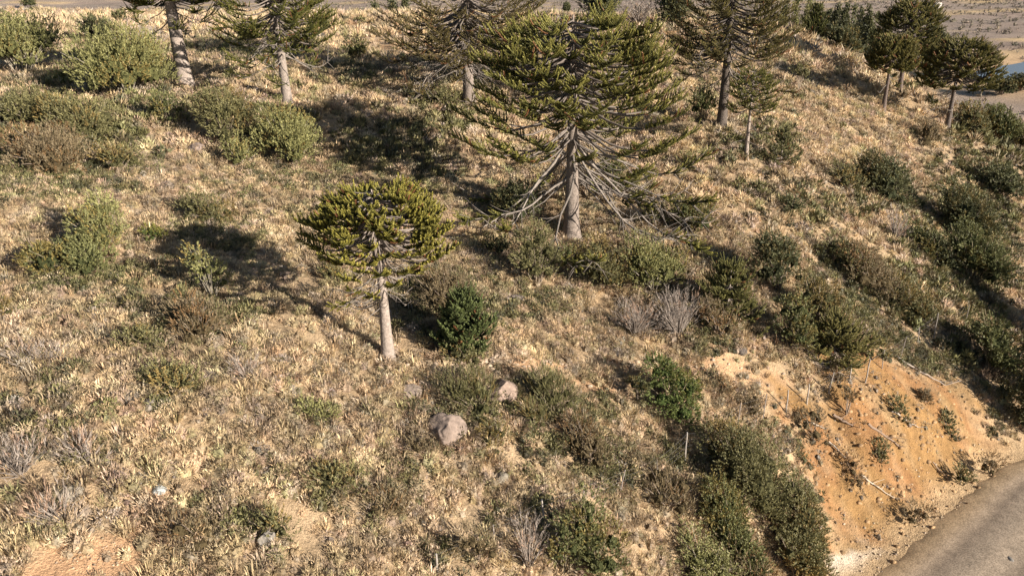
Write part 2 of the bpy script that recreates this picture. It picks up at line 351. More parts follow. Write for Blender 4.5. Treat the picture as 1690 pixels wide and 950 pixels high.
def dome(rs, hz):                              # lumpy solid heart of a tussock
    F = ICO[ICT]; a, b, c = F[:, 0], F[:, 1], F[:, 2]; ab, bc, ca = nm(a+b), nm(b+c), nm(c+a)
    F = np.concatenate([np.stack(q, 1) for q in ((a, ab, ca), (b, bc, ab), (c, ca, bc), (ab, bc, ca))])
    F = F[F[:, :, 2].mean(1) > -.25]; o = rs.rand(3)*6
    k = 1+.22*np.sin(F[..., 0]*5+o[0])*np.sin(F[..., 1]*5+o[1])+.12*np.sin(F[..., 2]*9+F[..., 0]*8+o[2])
    return F*k[..., None]*np.array([.4, .4, .36*hz])
def cushion(rs, nb, leaf, hz=1.5, long=4.2, core=.62):
    ph = rs.rand(nb)*6.283; cz = rs.rand(nb)**.7; r = .7+.3*rs.rand(nb)
    s = np.sqrt(1-cz*cz); P = np.stack([np.cos(ph)*s*.42, np.sin(ph)*s*.42, cz*.34], 1)*r[:, None]
    P[:, 2] *= hz
    D = nm(nm(P)+rs.randn(nb, 3)*.33+np.array([0, 0, .18])); S = nm(np.cross(D, rs.randn(nb, 3)))
    cr_ = dome(rs, hz)*core
    V = np.concatenate([cr_, np.stack([P-S*leaf, P+S*leaf, P+D*leaf*long*(.6+.8*rs.rand(nb, 1))], 1)])
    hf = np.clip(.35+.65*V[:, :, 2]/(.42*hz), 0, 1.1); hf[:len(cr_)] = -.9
    return V, hf
def scatter(name, label, pts, kind, cols, sizes, nb, seg, thin, rs, cat, npro=12, hgt=.8, spread=.8, long=4.2, hz=1.5, core=.62):
    n = len(pts); g = G()
    which = rs.randint(0, npro, n)
    for k in range(npro):
        m = which == k
        if not m.any(): continue
        p = pts[m]; s = sizes[m]; c = cols[m]; a = rs.rand(m.sum())*6.283
        if kind == 'tuft': V, hf = protos(rs, nb, seg, spread, thin, hgt); hf = np.tile(hf, (nb, 1))
        else:
            V, hf = cushion(rs, nb, thin, hz, long, core)
        B, kk, _ = V.shape; F = V.reshape(-1, 3)
        ca, sa = np.cos(a), np.sin(a)
        X = F[None, :, 0]*ca[:, None]-F[None, :, 1]*sa[:, None]; Yy = F[None, :, 0]*sa[:, None]+F[None, :, 1]*ca[:, None]
        W3 = np.stack([X, Yy, np.broadcast_to(F[None, :, 2], X.shape)], -1)*s[:, None, None]+p[:, None, :]
        bt = (.62+.7*rs.rand(len(p), B))[:, :, None, None]
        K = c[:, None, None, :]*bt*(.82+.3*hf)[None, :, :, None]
        K = np.broadcast_to(K, (len(p), B, kk, 3))
        nblade = len(p)*B; st = (np.arange(nblade)*kk)[:, None]
        if kk == 3: g.add(W3, st+np.array([0, 1, 2]), None, K.reshape(-1, 3))
        else: g.add(W3, st+np.array([3, 2, 4]), st+np.array([0, 1, 2, 3]), K.reshape(-1, 3))
    return tag(g.build(name, M_grass if kind == 'tuft' else M_leaf), label, cat, None, 'stuff')
def polar(rs, n, r0, r1, amax=.78):
    r = np.sqrt(r0*r0+rs.rand(n)*(r1*r1-r0*r0)); a = (rs.rand(n)*2-1)*amax
    return r*np.sin(a), r*np.cos(a)
def pal(rs, n, cs, wts):
    cs = np.array(cs); i = rs.choice(len(cs), n, p=np.array(wts)/sum(wts)); return cs[i]*(.8+.4*rs.rand(n, 1))*(1+rs.randn(n, 3)*.03)
def cover():
    rs = RS(5)
    for (nm_, r0, r1, dens, nb, seg, thin, s0, cush) in (('near', 13, 52, 17.0, 30, 2, .024, .56, 1), ('mid', 52, 100, 5.5, 20, 1, .045, .72, 1), ('far', 100, 215, 1.3, 12, 1, .085, .95, 1)):
        n = int(dens*.78*(r1*r1-r0*r0)); x, y = polar(rs, n, r0, r1)
        bank, bare, clay = soil(x, y); rd, _ = road_dist(x, y)
        grn = np.zeros(n); gry = np.zeros(n); jn = (fbm(x*.7, y*.7, 5)-.5)*1.3
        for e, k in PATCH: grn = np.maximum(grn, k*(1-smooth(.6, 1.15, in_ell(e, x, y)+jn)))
        for e, k in GREYP: gry = np.maximum(gry, k*(1-smooth(.5, 1.2, in_ell(e, x, y)+jn)))
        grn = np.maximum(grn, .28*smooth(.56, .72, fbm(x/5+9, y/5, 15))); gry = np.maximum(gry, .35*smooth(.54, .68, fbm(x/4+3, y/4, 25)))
        keep = rs.rand(n) > np.clip(bank*.8+bare*.93+clay, 0, 1)
        keep &= (rd > RW+.8+rs.rand(n)*1.5) & (poly_sd(x, y, LK) > 4)
        keep &= fbm(x*.6, y*.6, 77) > .27
        flat = (y > 78) & (x < 30) & (y < 230)
        keep &= ~flat | (rs.rand(n) < .5)
        x, y, grn, gry, bank = x[keep], y[keep], grn[keep], gry[keep], bank[keep]; n = len(x)
        z = terr(x, y)+ZC; P = np.stack([x, y, z], 1); u = rs.rand(n)
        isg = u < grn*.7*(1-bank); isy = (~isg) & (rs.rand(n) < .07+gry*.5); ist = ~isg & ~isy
        tc = pal(rs, n, [(.51, .375, .215), (.60, .455, .27), (.42, .31, .19), (.52, .40, .28), (.37, .32, .16), (.46, .33, .21)], [30, 22, 18, 16, 7, 7])
        big = .6+.9*rs.rand(n)**2
        lum = .82+.36*smooth(.3, .7, fbm(x/1.5, y/1.5, 44)); tc = tc*lum[:, None]
        mnd = ist & (rs.rand(n) < .6); ist = ist & ~mnd
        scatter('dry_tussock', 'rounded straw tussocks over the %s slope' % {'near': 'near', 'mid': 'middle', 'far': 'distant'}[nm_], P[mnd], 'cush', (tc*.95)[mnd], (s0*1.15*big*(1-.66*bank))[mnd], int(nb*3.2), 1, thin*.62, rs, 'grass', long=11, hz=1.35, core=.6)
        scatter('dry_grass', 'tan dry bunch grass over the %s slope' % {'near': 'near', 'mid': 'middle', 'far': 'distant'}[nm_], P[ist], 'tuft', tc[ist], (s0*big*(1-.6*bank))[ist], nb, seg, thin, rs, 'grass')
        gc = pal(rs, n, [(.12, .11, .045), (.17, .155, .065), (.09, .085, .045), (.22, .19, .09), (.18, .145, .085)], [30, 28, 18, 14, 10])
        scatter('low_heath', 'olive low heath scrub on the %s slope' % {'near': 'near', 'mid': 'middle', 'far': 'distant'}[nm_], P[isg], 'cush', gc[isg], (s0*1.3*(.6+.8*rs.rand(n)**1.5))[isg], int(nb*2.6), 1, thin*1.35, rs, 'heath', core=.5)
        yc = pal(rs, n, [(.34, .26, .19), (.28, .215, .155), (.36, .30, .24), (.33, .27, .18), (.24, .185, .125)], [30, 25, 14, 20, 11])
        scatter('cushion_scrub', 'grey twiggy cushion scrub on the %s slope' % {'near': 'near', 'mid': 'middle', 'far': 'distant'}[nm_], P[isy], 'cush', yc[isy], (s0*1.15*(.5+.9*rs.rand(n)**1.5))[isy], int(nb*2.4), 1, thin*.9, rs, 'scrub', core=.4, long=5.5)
    # steppe scrub on the valley floor
    rs = RS(8); x, y = polar(rs, 15000, 215, 680, .75); m = (poly_sd(x, y, LK) > 5) & (road_dist(x, y)[0] > 5) & (fbm(x/40, y/14, 7) > .42); x, y = x[m], y[m]
    P = np.stack([x, y, terr(x, y)+ZC], 1)
    scatter('steppe_scrub', 'small scattered scrub on the valley floor', P, 'cush', pal(rs, len(x), [(.22, .18, .13), (.17, .145, .1), (.3, .24, .18)], [3, 3, 2]), (.7+1.3*rs.rand(len(x))**2), 12, 1, .14, rs, 'scrub')
    # stones
    rs = RS(9); g = G()
    th = (1+5**.5)/2; iv = nm(np.array([(-1, th, 0), (1, th, 0), (-1, -th, 0), (1, -th, 0), (0, -1, th), (0, 1, th), (0, -1, -th), (0, 1, -th), (th, 0, -1), (th, 0, 1), (-th, 0, -1), (-th, 0, 1)], float))
    it = np.array([(0, 11, 5), (0, 5, 1), (0, 1, 7), (0, 7, 10), (0, 10, 11), (1, 5, 9), (5, 11, 4), (11, 10, 2), (10, 7, 6), (7, 1, 8), (3, 9, 4), (3, 4, 2), (3, 2, 6), (3, 6, 8), (3, 8, 9), (4, 9, 5), (2, 4, 11), (6, 2, 10), (8, 6, 7), (9, 8, 1)])
    for (px, py, rx, ry, n, s) in [(770,600,60,18,260,.09),(735,625,60,14,160,.1),(900,605,80,14,90,.06),(1480,720,150,90,150,.045),(1440,880,50,40,60,.05),(150,915,90,40,140,.025),(270,810,50,20,40,.03),(1590,870,90,60,240,.035),(950,650,200,80,90,.09),(1640,900,60,50,200,.04),(1500,935,60,20,160,.04),(1600,835,60,20,120,.04),(1170,610,80,30,90,.07),(1230,300,180,90,140,.14)]:
        c_, Mi = ell(px, py, rx, ry); XY = c_+(np.linalg.inv(Mi)@(rs.randn(2, n)*.55)).T; ZZ = terr(XY[:, 0], XY[:, 1])
        for q in range(n):
            h = np.array([XY[q, 0], XY[q, 1], ZZ[q]]); k = s*(.4+rs.rand()**2*1.6)
            v = iv*(.7+.5*rs.rand(12, 1))*k*np.array([1.2, 1, .65])
            g.add(v+h+np.array([0, 0, ZC+k*.15]), it, None, np.array([.38, .29, .2])*(.6+.6*rs.rand())*np.array([1, 1, .9+.2*rs.rand()]))
    tag(g.build('gravel', M_rock), 'pale loose stones strewn on bare soil', 'gravel', None, 'stuff')
    g = G()
    c_, Mi = ell(1490, 735, 190, 130); XY = c_+(np.linalg.inv(Mi)@(rs.randn(2, 650)*.5)).T; XY = XY[poly_sd(XY[:, 0], XY[:, 1], BANK) < .8]; ZZ = terr(XY[:, 0], XY[:, 1])
    for q in range(len(XY)):
        k = .04+.15*rs.rand()**4; v = iv*(.6+.6*rs.rand(12, 1))*k*np.array([1.3, 1, .6]); g.add(v+[XY[q, 0], XY[q, 1], ZZ[q]+ZC+k*.1], it, None, np.array([.33, .21, .11])*(.65+.6*rs.rand()))
    tag(g.build('soil_clods', M_rock), 'crumbled brown clods on the orange cut bank', 'clods', None, 'stuff')
cover()

# ---------------------------------------------------------------- monkey-puzzle trees
def ropes(g, rs, P0, D0, Ln, up, rad, K, cd, ct, leafl, nseg=5):
    """scale-leaved branchlets: a thin core and spiralling stiff leaves; P0,D0 (M,3)"""
    M = len(P0)
    if not M: return
    s = np.linspace(0, 1, nseg)[None, :, None]; Ln = Ln[:, None, None]; up = up[:, None, None]
    P = P0[:, None]+D0[:, None]*s*Ln+np.array([0, 0, 1.])*up*s*s*Ln
    tone = (.75+.5*rs.rand(M, 1, 1))
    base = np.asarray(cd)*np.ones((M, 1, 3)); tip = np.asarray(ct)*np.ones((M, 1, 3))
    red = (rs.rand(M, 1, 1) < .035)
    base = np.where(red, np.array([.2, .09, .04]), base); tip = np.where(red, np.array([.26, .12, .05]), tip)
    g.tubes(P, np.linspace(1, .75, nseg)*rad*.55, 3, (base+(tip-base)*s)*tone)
    u = (np.arange(K)+.5)/K; f = u*(nseg-1); i = np.minimum(f.astype(int), nseg-2); fr = (f-i)[None, :, None]
    Pp = P[:, i]*(1-fr)+P[:, i+1]*fr; T = nm(P[:, i+1]-P[:, i])
    ref = np.where(np.abs(T[..., 2:3]) > .9, np.array([1., 0, 0]), np.array([0, 0, 1.])); A = nm(np.cross(T, ref)); B = np.cross(T, A)
    ph = (np.arange(K)*2.39996)[None, :]+rs.rand(M, 1)*6.28
    Rr = A*np.cos(ph)[..., None]+B*np.sin(ph)[..., None]; D = nm(T*.75+Rr*.8); S = np.cross(T, Rr)
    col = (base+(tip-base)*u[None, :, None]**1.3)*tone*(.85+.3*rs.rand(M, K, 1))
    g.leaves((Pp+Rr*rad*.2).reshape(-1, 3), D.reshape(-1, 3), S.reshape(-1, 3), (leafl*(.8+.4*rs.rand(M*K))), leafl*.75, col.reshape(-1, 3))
def araucaria(px, py, H, Rc, cb, r0, label, seed, group='monkey puzzle trees on the slope', top='umbrella', dens=1.0, bare=0, barez=(.2, .5), lod=1, cd=(.055, .062, .018), ct=(.175, .165, .035), droop=.25, blen=.8, wstep=.45, nper=7, name='monkey_puzzle_tree', bark=(.30, .245, .205), loc=None, inner=.38, leaf=.062, bareR=.8, barefall=.4, greentip=.35, nbr=150, jit=.16, vb=1., flat=.85, skip=.3):
    rs = RS(seed); b = hit(px, py) if loc is None else loc; b = b+np.array([0, 0, ZC])
    e = empty(name, b, label, 'tree', group)
    zt = lambda f: np.array([0, 0, f*H])
    wob = rs.randn(2)*.004*H
    def tr(f): return np.array([wob[0]*math.sin(f*3), wob[1]*math.sin(f*2.5), f*H])
    def rad(f): return r0*((1-f)**.8*.78+.05)+r0*.28*math.exp(-f*H/.5)
    barez = (barez[0], barez[1])
    g = G(); fs = np.concatenate([[-.06, 0, .02, .045], np.linspace(.08, .985, 30)])
    P = np.array([tr(f) for f in fs]); g.tube(P, [rad(max(f, 0)) for f in fs], 14, bark)
    g.build('trunk', M_bark, e, smoothf=True)
    nw = int((1-cb)*H/wstep); P0 = []; D0 = []; L0 = []; U0 = []; limbs = []; lrad = []
    def foliate(pts, L, t, st, up0, nrm):
        N = len(pts); seg = nm(np.gradient(pts, axis=0)); sp = .17/max(lod, .62)*max(.6, Rc/7)
        for q in np.arange(st, L+.01, sp):
            i = min(int(q/L*(N-1)), N-2); fr = q/L*(N-1)-i; p = pts[i]*(1-fr)+pts[i+1]*fr; T = seg[i]
            side = nm(np.cross(T, nrm)[None])[0]; rel = q/L
            for sg in (-1, 1):
                ang = .95+rs.randn()*.2; dd = T*math.cos(ang)+side*sg*math.sin(ang)+nrm*(rs.randn()*.2+.12*t)
                P0.append(p); D0.append(dd/np.linalg.norm(dd)); L0.append(blen*(1.15-.5*rel)*(.6+.6*rs.rand())*min(1, .45+L/3)); U0.append(up0+.4*rs.rand()+.3*t)
        P0.append(pts[-2]); D0.append(seg[-1]); L0.append(blen*.8); U0.append(.3+.4*t)
    if top == 'umbrella':
        zc0 = (cb+.30*(1-cb)*vb)*H; Rv = H-zc0-.15; low = -.42*vb
        for k in range(nbr):
            u = low+(1-low)*(k+.5)/nbr; az = k*2.39996+rs.randn()*.16; cs = math.sqrt(max(0, 1-u*u))**flat; ju = jit*(1-.6*max(u, 0))
            if u < .45 and rs.rand() < skip: continue
            jr = (1-ju)+ju*1.25*rs.rand()+.06*math.sin(az*3+seed)
            hd = np.array([math.cos(az), math.sin(az), 0]); sd = np.array([-hd[1], hd[0], 0])
            f0 = cb+(.97-cb)*np.clip(((u-low)/(1-low))**1.25-.04+rs.rand()*.05, 0, 1); p0 = tr(f0)
            tgt = tr(zc0/H)+hd*Rc*cs*jr+np.array([0, 0, 1.])*Rv*u*(jr if u > 0 else 1)
            v = tgt-p0; L = np.linalg.norm(v); N = 8; sg_ = np.linspace(0, 1, N)[:, None]
            pts = p0+v*sg_-np.array([0, 0, 1.])*L*(.16*(1-max(u, 0))+.04)*np.sin(sg_*3.1416)**1.2+sd*L*rs.randn()*.05*np.sin(sg_*3.14)
            pts[-1] += np.array([0, 0, .06*L]); limbs.append(pts[np.linspace(0, N-1, 7).astype(int)]); lrad.append(np.linspace(.022+.009*L, .02, 7))
            nrm = nm((hd*cs*.5+np.array([0, 0, .9]))[None])[0]
            foliate(pts, L, max(u, 0), max(L*(inner+.12*(1-max(u, 0))), L-2.6*blen-.6) if u > .2 else L*(inner+.1), .15, nrm)
        nw = 0
    for k in range(nw):
        t = (k+rs.rand()*.6)/nw; t = min(t, .99); f = cb+(1-cb)*t*.97; az0 = rs.rand()*6.28; n = nper if t < .8 else nper-1
        for j in range(n):
            if rs.rand() > dens: continue
            if top == 'layered': L = Rc*(1-(max(t-.15, 0)/.86)**2.5)**.55*(.75+.25*min(1, t/.15)); a0 = -droop*.8*(1-t)+.1+.62*t**1.6
            elif top == 'cone': L = Rc*(1-t)**.75+.12; a0 = .1+.6*t
            else: L = Rc*(1-t**1.6)**.7; a0 = -droop+.25+.8*t
            L *= (.6+.48*rs.rand()); az = az0+j*6.283/n+rs.randn()*.22
            if L < .15: L = .15
            N = 7; s = np.linspace(0, 1, N); hd = np.array([math.cos(az), math.sin(az), 0])
            L *= 1+.13*math.sin(az*3+seed)+.1*math.sin(az*5+f*9); bend = rs.randn()*.12; sd = np.array([-hd[1], hd[0], 0])
            zc = np.sin(a0)*s*.9 - droop*1.1*(1-t)*np.sin(s*2.6)*.5 + .22*s**3*(1.2-t)
            rr = L*(s*(1-.1*s)); pts = tr(f)+hd*rr[:, None]+sd*(bend*L*s*s)[:, None]+np.array([0, 0, 1.])*(zc*L)[:, None]
            limbs.append(pts); lrad.append(np.linspace(max(.018, .011*L+.008)+.01*Rc/4, .02, N))
            foliate(pts, L, t, inner*(1-.75*t)*L, .12, np.array([0, 0, 1.]))
    for k in range(bare):                              # dead or bare lower branches, each its own part
        g = G(); f = barez[0]+(barez[1]-barez[0])*((k+.5)/bare)*1.0; az = rs.rand()*6.28; L = Rc*bareR*(.5+.6*rs.rand()); hd = np.array([math.cos(az), math.sin(az), 0]); sd = np.array([-hd[1], hd[0], 0])
        s = np.linspace(0, 1, 9); dr = -(.12+barefall*rs.rand())
        pts = tr(f)+hd*(L*s)[:, None]*.92+sd*(rs.randn()*.1*L*np.sin(s*3)+rs.randn()*.04*L*np.sin(s*9))[:, None]+np.array([0, 0, 1.])*(L*(dr*np.sin(s*1.9)+.14*s**3*rs.rand()+(.035+.06*rs.rand())*np.sin(s*(6+5*rs.rand())+az)*s))[:, None]
        floor = terr(pts[:, 0]+b[0], pts[:, 1]+b[1], False)+ZC-b[2]+.25
        pts[:, 2] = np.maximum(pts[:, 2], floor)
        rb = .0085*L+.012; cc = np.array([.235, .2, .17])*(.7+.5*rs.rand())
        g.tube(pts, np.linspace(rb, .012, 9)*(1 if lod > .6 else 1.3), 5, cc)
        for q in range(int(L*2.2)):
            i = rs.randint(3, 8); dd = nm((pts[min(i+1, 8)]-pts[i-1])[None])[0]*.6+sd*rs.choice([-1, 1])*.7+np.array([0, 0, rs.randn()*.35-.15]); l2 = (.3+.9*rs.rand())*L*.2
            q2 = pts[i]+dd*l2*np.linspace(0, 1, 4)[:, None]+np.array([0, 0, 1.])*(.25*l2*np.linspace(0, 1, 4)**2*rs.randn())[:, None]
            g.tube(q2, np.linspace(rb*.4+.006, .008, 4), 3, cc)
        g.build('bare_branch', M_bark, e)
        if rs.rand() < greentip:
            for q in range(int(9+L*3)):
                u_ = .62+.38*rs.rand(); i = min(int(u_*8), 7); p = pts[i]+(pts[i+1]-pts[i])*(u_*8-i); T = nm((pts[i+1]-pts[i])[None])[0]
                dd = T*.6+sd*rs.choice([-1, 1])*.7*rs.rand()+np.array([0, 0, rs.randn()*.2]); P0.append(p); D0.append(dd/np.linalg.norm(dd)); L0.append(blen*(.5+.5*rs.rand())); U0.append(.1+.3*rs.rand())
    g = G(); g.tubes(np.array(limbs), np.array(lrad), 4, np.array(bark)*.8)
    K = int(46*lod) if lod >= .5 else int(26*max(lod, .35)*1.6)
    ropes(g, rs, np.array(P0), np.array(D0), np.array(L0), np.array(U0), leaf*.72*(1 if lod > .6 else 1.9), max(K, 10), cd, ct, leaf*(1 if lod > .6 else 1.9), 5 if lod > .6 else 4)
    g.build('crown', M_leaf, e)
    return e
araucaria(640, 588, 7.8, 3.65, .66, .33, 'umbrella-crowned monkey puzzle tree standing alone left of centre', 11, bare=38, barez=(.34, .68), lod=1.15, ct=(.31, .27, .055), cd=(.07, .072, .02), nbr=215, jit=.34, vb=.72, blen=.44, inner=.5, flat=.75, skip=.4, leaf=.058, bareR=.62, greentip=.3, barefall=.3)
araucaria(943, 390, 13.7, 7.9, .47, .62, 'largest monkey puzzle tree in the centre, with grey bare limbs drooping round its trunk', 23, bare=30, barez=(.28, .5), lod=1.0, nbr=265, jit=.4, flat=.62, skip=.5, blen=.95, barefall=.55, leaf=.085, greentip=.5, ct=(.26, .235, .06), cd=(.065, .07, .02), inner=.5, bareR=1.2, bark=(.22, .18, .15))
araucaria(308, 147, 13.5, 4.8, .5, .72, 'thick pale-trunked monkey puzzle tree at upper left, crown cut by the top edge', 31, bare=16, barez=(.38, .56), lod=.9, nbr=210, jit=.25, vb=.8, skip=.35, blen=.85, greentip=.85, barefall=.35, bareR=1.0)
araucaria(475, 172, 12.5, 5.2, .42, .44, 'slender monkey puzzle tree standing right of the thick pale trunk at upper left', 37, bare=24, barez=(.26, .55), lod=.9, nbr=220, jit=.28, vb=.8, skip=.4, blen=.85, greentip=.7, barefall=.4, bareR=.95, bark=(.26, .215, .18))
araucaria(775, 172, 15, 8.6, .36, .66, 'broad brownish monkey puzzle tree behind and left of the largest one', 41, bare=26, barez=(.26, .5), lod=.9, nbr=300, jit=.28, skip=.4, blen=1.0, greentip=.75, barefall=.45, bareR=1.0, cd=(.075, .058, .025), ct=(.19, .15, .05), bark=(.22, .18, .15))
araucaria(1190, 214, 15, 5.8, .42, .5, 'tall shaded-trunk monkey puzzle tree right of the largest one, crown cut by top edge', 43, bare=26, barez=(.28, .55), lod=.9, nbr=240, jit=.26, skip=.35, blen=.95, greentip=.75, barefall=.4, bareR=1.0, cd=(.065, .055, .022), ct=(.18, .15, .045), bark=(.11, .09, .075))  # bark darkened so its colour carries the trunk's shade
araucaria(1231, 262, 6.9, 2.3, .55, .2, 'thin young monkey puzzle tree with a bare pole trunk below the tall dark one', 47, bare=8, barez=(.2, .45), lod=.7, droop=.3, blen=.6, wstep=.3, nper=7, nbr=70)
araucaria(1288, 272, 3.2, 1.6, .1, .08, 'small olive monkey puzzle sapling just right of the thin pole trunk', 48, lod=.7, top='cone', blen=.5, wstep=.36, nper=6, cd=(.1, .1, .04), ct=(.2, .19, .08))
araucaria(1457, 184, 7.9, 3.0, .6, .3, 'leftmost of the three far right monkey puzzle trees, beside a shadow band', 53, bare=6, lod=.5, droop=.45, blen=.8, wstep=.34, nper=10, barez=(.35, .5), bark=(.13, .10, .085), nbr=170, inner=.45, ct=(.18, .15, .04))  # darker bark on these three far trees paints in the shade on their trunks
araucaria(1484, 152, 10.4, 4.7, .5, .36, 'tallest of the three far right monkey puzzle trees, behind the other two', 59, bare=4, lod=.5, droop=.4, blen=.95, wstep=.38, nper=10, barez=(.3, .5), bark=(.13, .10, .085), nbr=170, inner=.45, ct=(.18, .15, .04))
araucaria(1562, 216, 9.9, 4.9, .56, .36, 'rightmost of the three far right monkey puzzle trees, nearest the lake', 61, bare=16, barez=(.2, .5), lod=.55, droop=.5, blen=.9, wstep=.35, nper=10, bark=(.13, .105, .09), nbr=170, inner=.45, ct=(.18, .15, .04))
araucaria(1343, 66, 4.8, 1.9, .1, .14, 'small dark conical monkey puzzle tree on the ridge line at upper right', 67, lod=.45, top='cone', blen=.8, wstep=.4, nper=7, cd=(.05, .055, .02), ct=(.12, .12, .03))
araucaria(768, 583, 2.9, 1.6, .06, .09, 'deep green young monkey puzzle tree right of the small umbrella tree', 71, group='young monkey puzzle trees', top='cone', lod=1, blen=.5, wstep=.16, nper=8, cd=(.055, .07, .028), ct=(.14, .165, .055), dens=.85, bark=(.4, .28, .15), inner=.25)
araucaria(1200, 520, 3.1, 2.1, .08, .09, 'young monkey puzzle tree with drooping olive sprays in front of the dark green shrub', 73, group='young monkey puzzle trees', top='dome', lod=1, blen=.7, wstep=.34, nper=7, cd=(.075, .075, .025), ct=(.2, .185, .06), droop=.65, inner=.25, dens=.85)
araucaria(1376, 580, 2.1, 2.3, .1, .08, 'young monkey puzzle tree with long arching sprays above the orange bank', 79, group='young monkey puzzle trees', top='dome', lod=1, blen=.85, wstep=.26, nper=8, cd=(.09, .085, .03), ct=(.24, .21, .07), droop=.6, inner=.2, dens=.85)

# ---------------------------------------------------------------- shrubs
KINDS = {  # leaf length, width, upright, sprig length, leaves per sprig, colour low, colour high, density, stem colour
 'olive': (.085, .042, .55, .34, 12, (.085, .08, .034), (.24, .215, .09), 1.0, (.25, .2, .15)),
 'pale':  (.085, .042, .6, .36, 12, (.12, .12, .045), (.33, .31, .12), 1.0, (.3, .26, .2)),
 'green': (.085, .05, .5, .3, 12, (.07, .078, .03), (.205, .20, .075), 1.0, (.22, .18, .12)),
 'bright': (.075, .055, .4, .26, 12, (.055, .08, .022), (.165, .19, .055), 1.15, (.22, .18, .12)),
 'dark':  (.09, .055, .45, .32, 12, (.05, .055, .026), (.16, .155, .065), 1.0, (.16, .13, .1)),
 'broom': (.20, .022, 1.1, .42, 9, (.09, .085, .035), (.21, .19, .08), 1.1, (.25, .2, .14)),
 'grey':  (.20, .016, .8, .45, 6, (.24, .19, .15), (.42, .36, .31), .7, (.3, .25, .21)),
 'brown': (.12, .03, .7, .34, 9, (.12, .09, .045), (.25, .19, .11), .9, (.22, .17, .13)),
}
def shrub(px, py, wp, hp, kind, label, seed, name='shrub', cat='shrub', group='shrubs scattered over the hillside', lean=0, lift=0, loc=None, wh=None):
    rs = RS(seed+1000); ll, lw, upr, sl, npl, c0, c1, den, sc_ = KINDS[kind]
    if loc is None:
        h = hit(px, py); rng = math.sqrt(h[0]**2+h[1]**2+h[2]**2); al = math.asin(-h[2]/rng)
        Wd = wp*rng/FPX; ha = hp*rng/FPX
        Hh = 1.14*max((ha-Wd*.55*math.sin(al))/math.cos(al), .38*Wd, .25)
        d2 = nm(h[None, :2])[0]; c = h[:2]+d2*Wd*.34; b = np.array([c[0], c[1], float(terr(c[:1], c[1:2])[0])+ZC])
    else: Wd, Hh = wh; b = loc; rng = math.hypot(b[0], b[1])
    e = empty(name, b, label, cat, group)
    px_m = rng/788.; sf = max(1., px_m*1.5/.075)**.8       # leaf clumps grow with distance so far shrubs stay light
    ll, lw, sl = ll*sf, lw*sf, sl*min(sf, 1.6)
    if Wd < 1.2: sl *= .7
    nl = max(4, int(4+Wd*Hh*1.3)); nl = min(nl, 26)
    lob = []
    for k in range(nl):
        a = rs.rand()*6.283; r = math.sqrt(rs.rand())*.33*Wd; q = 1-(r/(.5*Wd))**2
        lr = Wd*(.12+.16*rs.rand())*(1 if nl > 5 else 1.3); hz = Hh*(.35+.5*rs.rand())*(.45+.55*q)
        lob.append((math.cos(a)*r+lean*hz*.3, math.sin(a)*r, hz-lr*.2, lr, min(lr*(1+.3*rs.rand()), Hh*.5)))
    hue = np.where(rs.rand(nl, 1) < .2, np.array([[1.25, .98, .8]]), np.array([[1., 1., 1.]]))*(.85+.3*rs.rand(nl, 1))
    lob = np.array(lob); area = (lob[:, 3]**2).sum()*2*math.pi
    n = int(min(17000, max(90, area*den*30/(sf**2)/(sl/.33))))
    i = rs.choice(nl, n, p=lob[:, 3]**2/(lob[:, 3]**2).sum())
    D = nm(rs.randn(n, 3)); D[:, 2] = np.abs(D[:, 2])*1.0-.25*rs.rand(n); D = nm(D)
    r = (.72+.3*rs.rand(n)**.7)*(1+.16*np.sin(D[:, 0]*9+i)*np.sin(D[:, 1]*8+i*2))
    P = lob[i, :3]+D*np.stack([lob[i, 3], lob[i, 3], lob[i, 4]], 1)*r[:, None]
    gz = terr(P[:, 0]+b[0], P[:, 1]+b[1])+ZC-b[2]
    P[:, 2] = np.maximum(P[:, 2], 0)+gz
    A = nm(D*.8+np.array([0, 0, upr])+rs.randn(n, 3)*.3)
    k = npl; u = rs.rand(n, k, 1); Q = P[:, None]+A[:, None]*(u*sl*(.6+.6*rs.rand(n, 1, 1)))
    Rr = nm(np.cross(A[:, None], rs.randn(n, k, 3))); LD = nm(A[:, None]*(.7+.5*upr)+Rr*(.75 if lw > .03 else .3)); S = nm(np.cross(LD, rs.randn(n, k, 3)))
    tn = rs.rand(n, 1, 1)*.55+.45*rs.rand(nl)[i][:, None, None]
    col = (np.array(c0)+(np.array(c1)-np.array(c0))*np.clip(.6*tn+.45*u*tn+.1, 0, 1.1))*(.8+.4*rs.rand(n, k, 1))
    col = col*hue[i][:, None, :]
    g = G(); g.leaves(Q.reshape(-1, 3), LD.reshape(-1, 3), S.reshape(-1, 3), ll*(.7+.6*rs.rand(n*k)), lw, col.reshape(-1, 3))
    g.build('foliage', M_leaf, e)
    g = G()
    if kind != 'grey':
        for q in range(nl):
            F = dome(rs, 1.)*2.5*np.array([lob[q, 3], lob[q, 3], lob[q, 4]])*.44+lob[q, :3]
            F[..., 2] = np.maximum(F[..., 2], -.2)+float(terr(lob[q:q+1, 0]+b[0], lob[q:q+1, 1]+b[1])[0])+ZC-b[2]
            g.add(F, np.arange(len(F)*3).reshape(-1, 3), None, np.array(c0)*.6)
    m = min(40, max(6, n//12)); j = rs.choice(n, m); s = np.linspace(0, 1, 5)[None, :, None]; T = P[j][:, None]
    if kind == 'grey': m = min(n, 260); j = rs.choice(n, m); T = P[j][:, None]
    B0 = np.concatenate([P[j][:, :2]*.12, gz[j][:, None]*0-.1], 1)[:, None]
    path = B0+(T*(1.02+.14*rs.rand(m, 1, 1))-B0)*s+np.array([0, 0, 1.])*np.sin(s*3.14)*.08*Hh
    rr = np.linspace(.016+.006*Wd, .009, 5)*min(sf, 1.5)
    g.tubes(path, np.tile(rr, (m, 1))*(.6 if kind == 'grey' else 1), 3, sc_)
    g.build('stems', M_bark, e)
    return e
